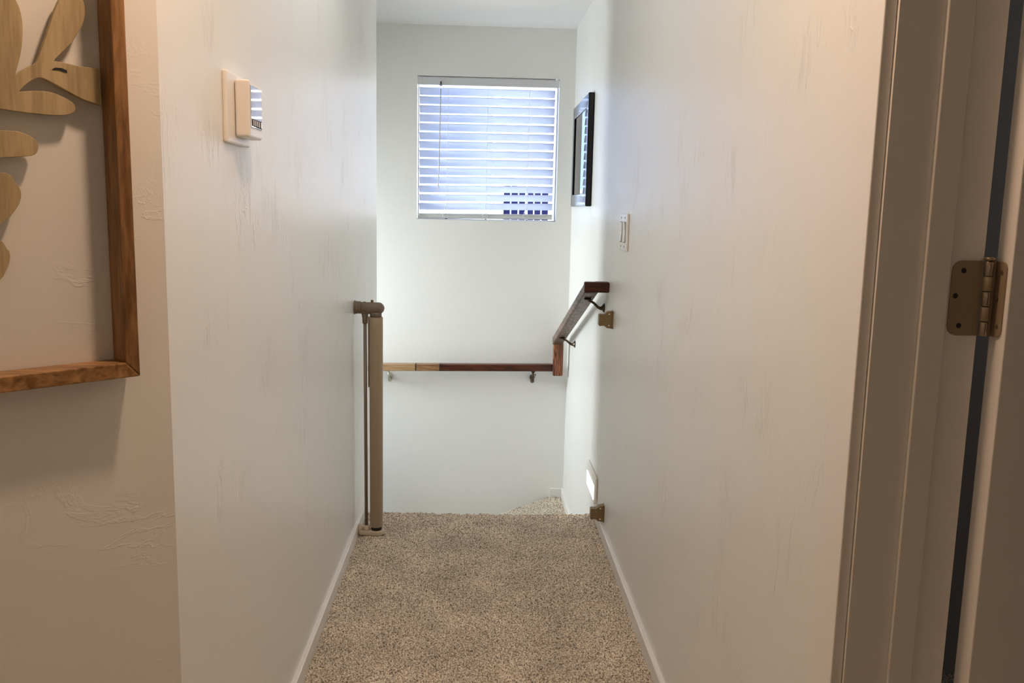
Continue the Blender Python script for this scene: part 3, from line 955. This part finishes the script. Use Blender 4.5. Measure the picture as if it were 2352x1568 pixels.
# ------------------------------------------------------------------ outside (seen in slivers between the slats)
tag(box('courtyard_ground', (-30, 5.4, -3.1), (30, 45, -3.0), M['ground']), 'dark gravel ground outside below the window', 'ground')['kind'] = 'structure'
nh = thing('neighbor_house', 'white stucco house with a dark paned arched window seen through the blind', 'house', (2, 20, -3))
bm = bmesh.new(); bm_box(bm, (.30, 20, -3), (9, 26, 4.6))
obj('facade', bm, M['stucco'], nh)
bm = bmesh.new()
bm_prism(bm, [(.47, 19.94, .6), (1.54, 19.94, .6), (1.54, 19.94, 1.90)] + [(1.005 + .535 * math.cos(a), 19.94, 1.90 + .13 * math.sin(a)) for a in [i * PI / 8 for i in range(1, 8)]] + [(.47, 19.94, 1.90)], (0, .055, 0))
wn = obj('window_frame', bm, M['stucco'], nh)
for x0, x1 in ((.505, .645), (.68, .82), (.855, .985), (1.05, 1.17), (1.205, 1.335), (1.37, 1.505)):
    bm = bmesh.new(); bm_box(bm, (x0, 19.92, .65), (x1, 19.95, 1.835))
    obj('pane', bm, M['pane_dark'], wn)
bm = bmesh.new(); bm_tube(bm, [(.255, 19.9, -3), (.255, 19.9, 1.815)], .04, 8)
obj('downspout', bm, M['stucco'], nh)
tag(box('sun_bounce_wall', (.64, 5.13, -3), (.80, 7.6, 3.2), M['stucco']), 'unseen white wall added to bounce sun onto the blind', 'wall')['kind'] = 'structure'  # added out of view to reflect sun onto the blind's right half
gar = box('garage', (-7, 20.6, -3), (.24, 26, 1.82), M['stucco_b'])
tag(gar, 'low outbuilding in painted blue shade left of the white house seen through the blind', 'building')

# ------------------------------------------------------------------ lights
def area(name, loc, direction, sx, sy, power, col, shape='RECTANGLE', spread=None):
    l = bpy.data.lights.new(name, 'AREA'); l.shape = shape; l.size = sx
    if shape in ('RECTANGLE', 'ELLIPSE'): l.size_y = sy
    l.energy = power; l.color = col
    if spread: l.spread = spread
    o = bpy.data.objects.new(name, l); COL.objects.link(o)
    o.location = loc
    o.rotation_euler = Vector(direction).to_track_quat('-Z', 'Y').to_euler()
    return o
HALL_W, HALL2_W, REAR_W, STAIR_W, SUN_W, SKY_W = 9.9, 4.5, 1.9, 33.0, 62.0, 3.6
area('entry_downlight', (-.09, 1.17, ZC - .012), (0, 0, -1), .11, .11, HALL_W, (1, .67, .45), 'DISK')
area('hall_ceiling_lamp', (-.16, 2.36, ZC - .03), (0, 0, -1), .30, 1.2, HALL2_W, (.98, .99, 1.0))
area('rear_fill', (-.2, -.9, ZC - .012), (0, 0, -1), .16, .16, REAR_W, (1, .70, .50), 'DISK')  # unseen fill added behind the camera to lift the door jamb
area('stair_window_daylight', (-1.97, (W2Y0 + W2Y1) / 2, (W2Z0 + W2Z1) / 2), (1, -.1, 0), .46, .84, STAIR_W, (.92, .985, 1.0), spread=math.radians(125))
area('door_gap_fill', (2.45, 1.7, 1.7), (-1, .2, -.1), .5, .8, 1.1, (.88, .90, 1.0))  # unseen cool fill added to brighten the gap beside the door
po = area('window_portal', ((WX0 + WX1) / 2, YB + .13, (WZ0 + WZ1) / 2), (0, -1, 0), WX1 - WX0, WZ1 - WZ0, 1, (1, 1, 1))
po.data.cycles.is_portal = True
sun = bpy.data.lights.new('sun', 'SUN'); sun.energy = SUN_W; sun.angle = .009; sun.color = (1, .96, .9)
so = bpy.data.objects.new('sun', sun); COL.objects.link(so)
so.rotation_euler = Vector((.75, .15, -.65)).to_track_quat('-Z', 'Y').to_euler()

w = bpy.data.worlds.new('sky'); scene.world = w; w.use_nodes = True
bg = w.node_tree.nodes['Background']; bg.inputs[0].default_value = (.46, .64, 1.0, 1); bg.inputs[1].default_value = SKY_W

structure(box('sun_block_slab', (-3.4, 3.6, 1.72), (-1.871, 5.6, 1.86), M['stucco']))  # unseen slab added to keep direct sun out of the stair window
# ------------------------------------------------------------------ camera
f_px, pitch, yaw, roll, H = 2006.12, .1489, .0381, .0214, 1.29
cy, sy = math.cos(yaw), math.sin(yaw)
F = Vector((sy * math.cos(pitch), cy * math.cos(pitch), -math.sin(pitch)))
R0 = Vector((cy, -sy, 0)); U0 = R0.cross(F)
R = math.cos(roll) * R0 + math.sin(roll) * U0; U = -math.sin(roll) * R0 + math.cos(roll) * U0
cam = bpy.data.cameras.new('camera'); cam.sensor_fit = 'HORIZONTAL'; cam.sensor_width = 36
cam.lens = 36 * f_px / 2352; cam.clip_start = .02; cam.clip_end = 200
co_ = bpy.data.objects.new('camera', cam); COL.objects.link(co_)
mw = Matrix((( R.x, U.x, -F.x, 0), (R.y, U.y, -F.y, 0), (R.z, U.z, -F.z, H), (0, 0, 0, 1)))
co_.matrix_world = mw
scene.camera = co_

scene.view_settings.view_transform = 'Standard'
scene.view_settings.look = 'None'
scene.view_settings.gamma = 1
scene.view_settings.use_curve_mapping = False
scene.view_settings.exposure = 0.07
scene.cycles.use_denoising = True
scene.cycles.max_bounces = 10
scene.cycles.diffuse_bounces = 6
scene.cycles.transparent_max_bounces = 12
scene.cycles.caustics_reflective = False
scene.cycles.caustics_refractive = False
scene.cycles.sample_clamp_indirect = 60
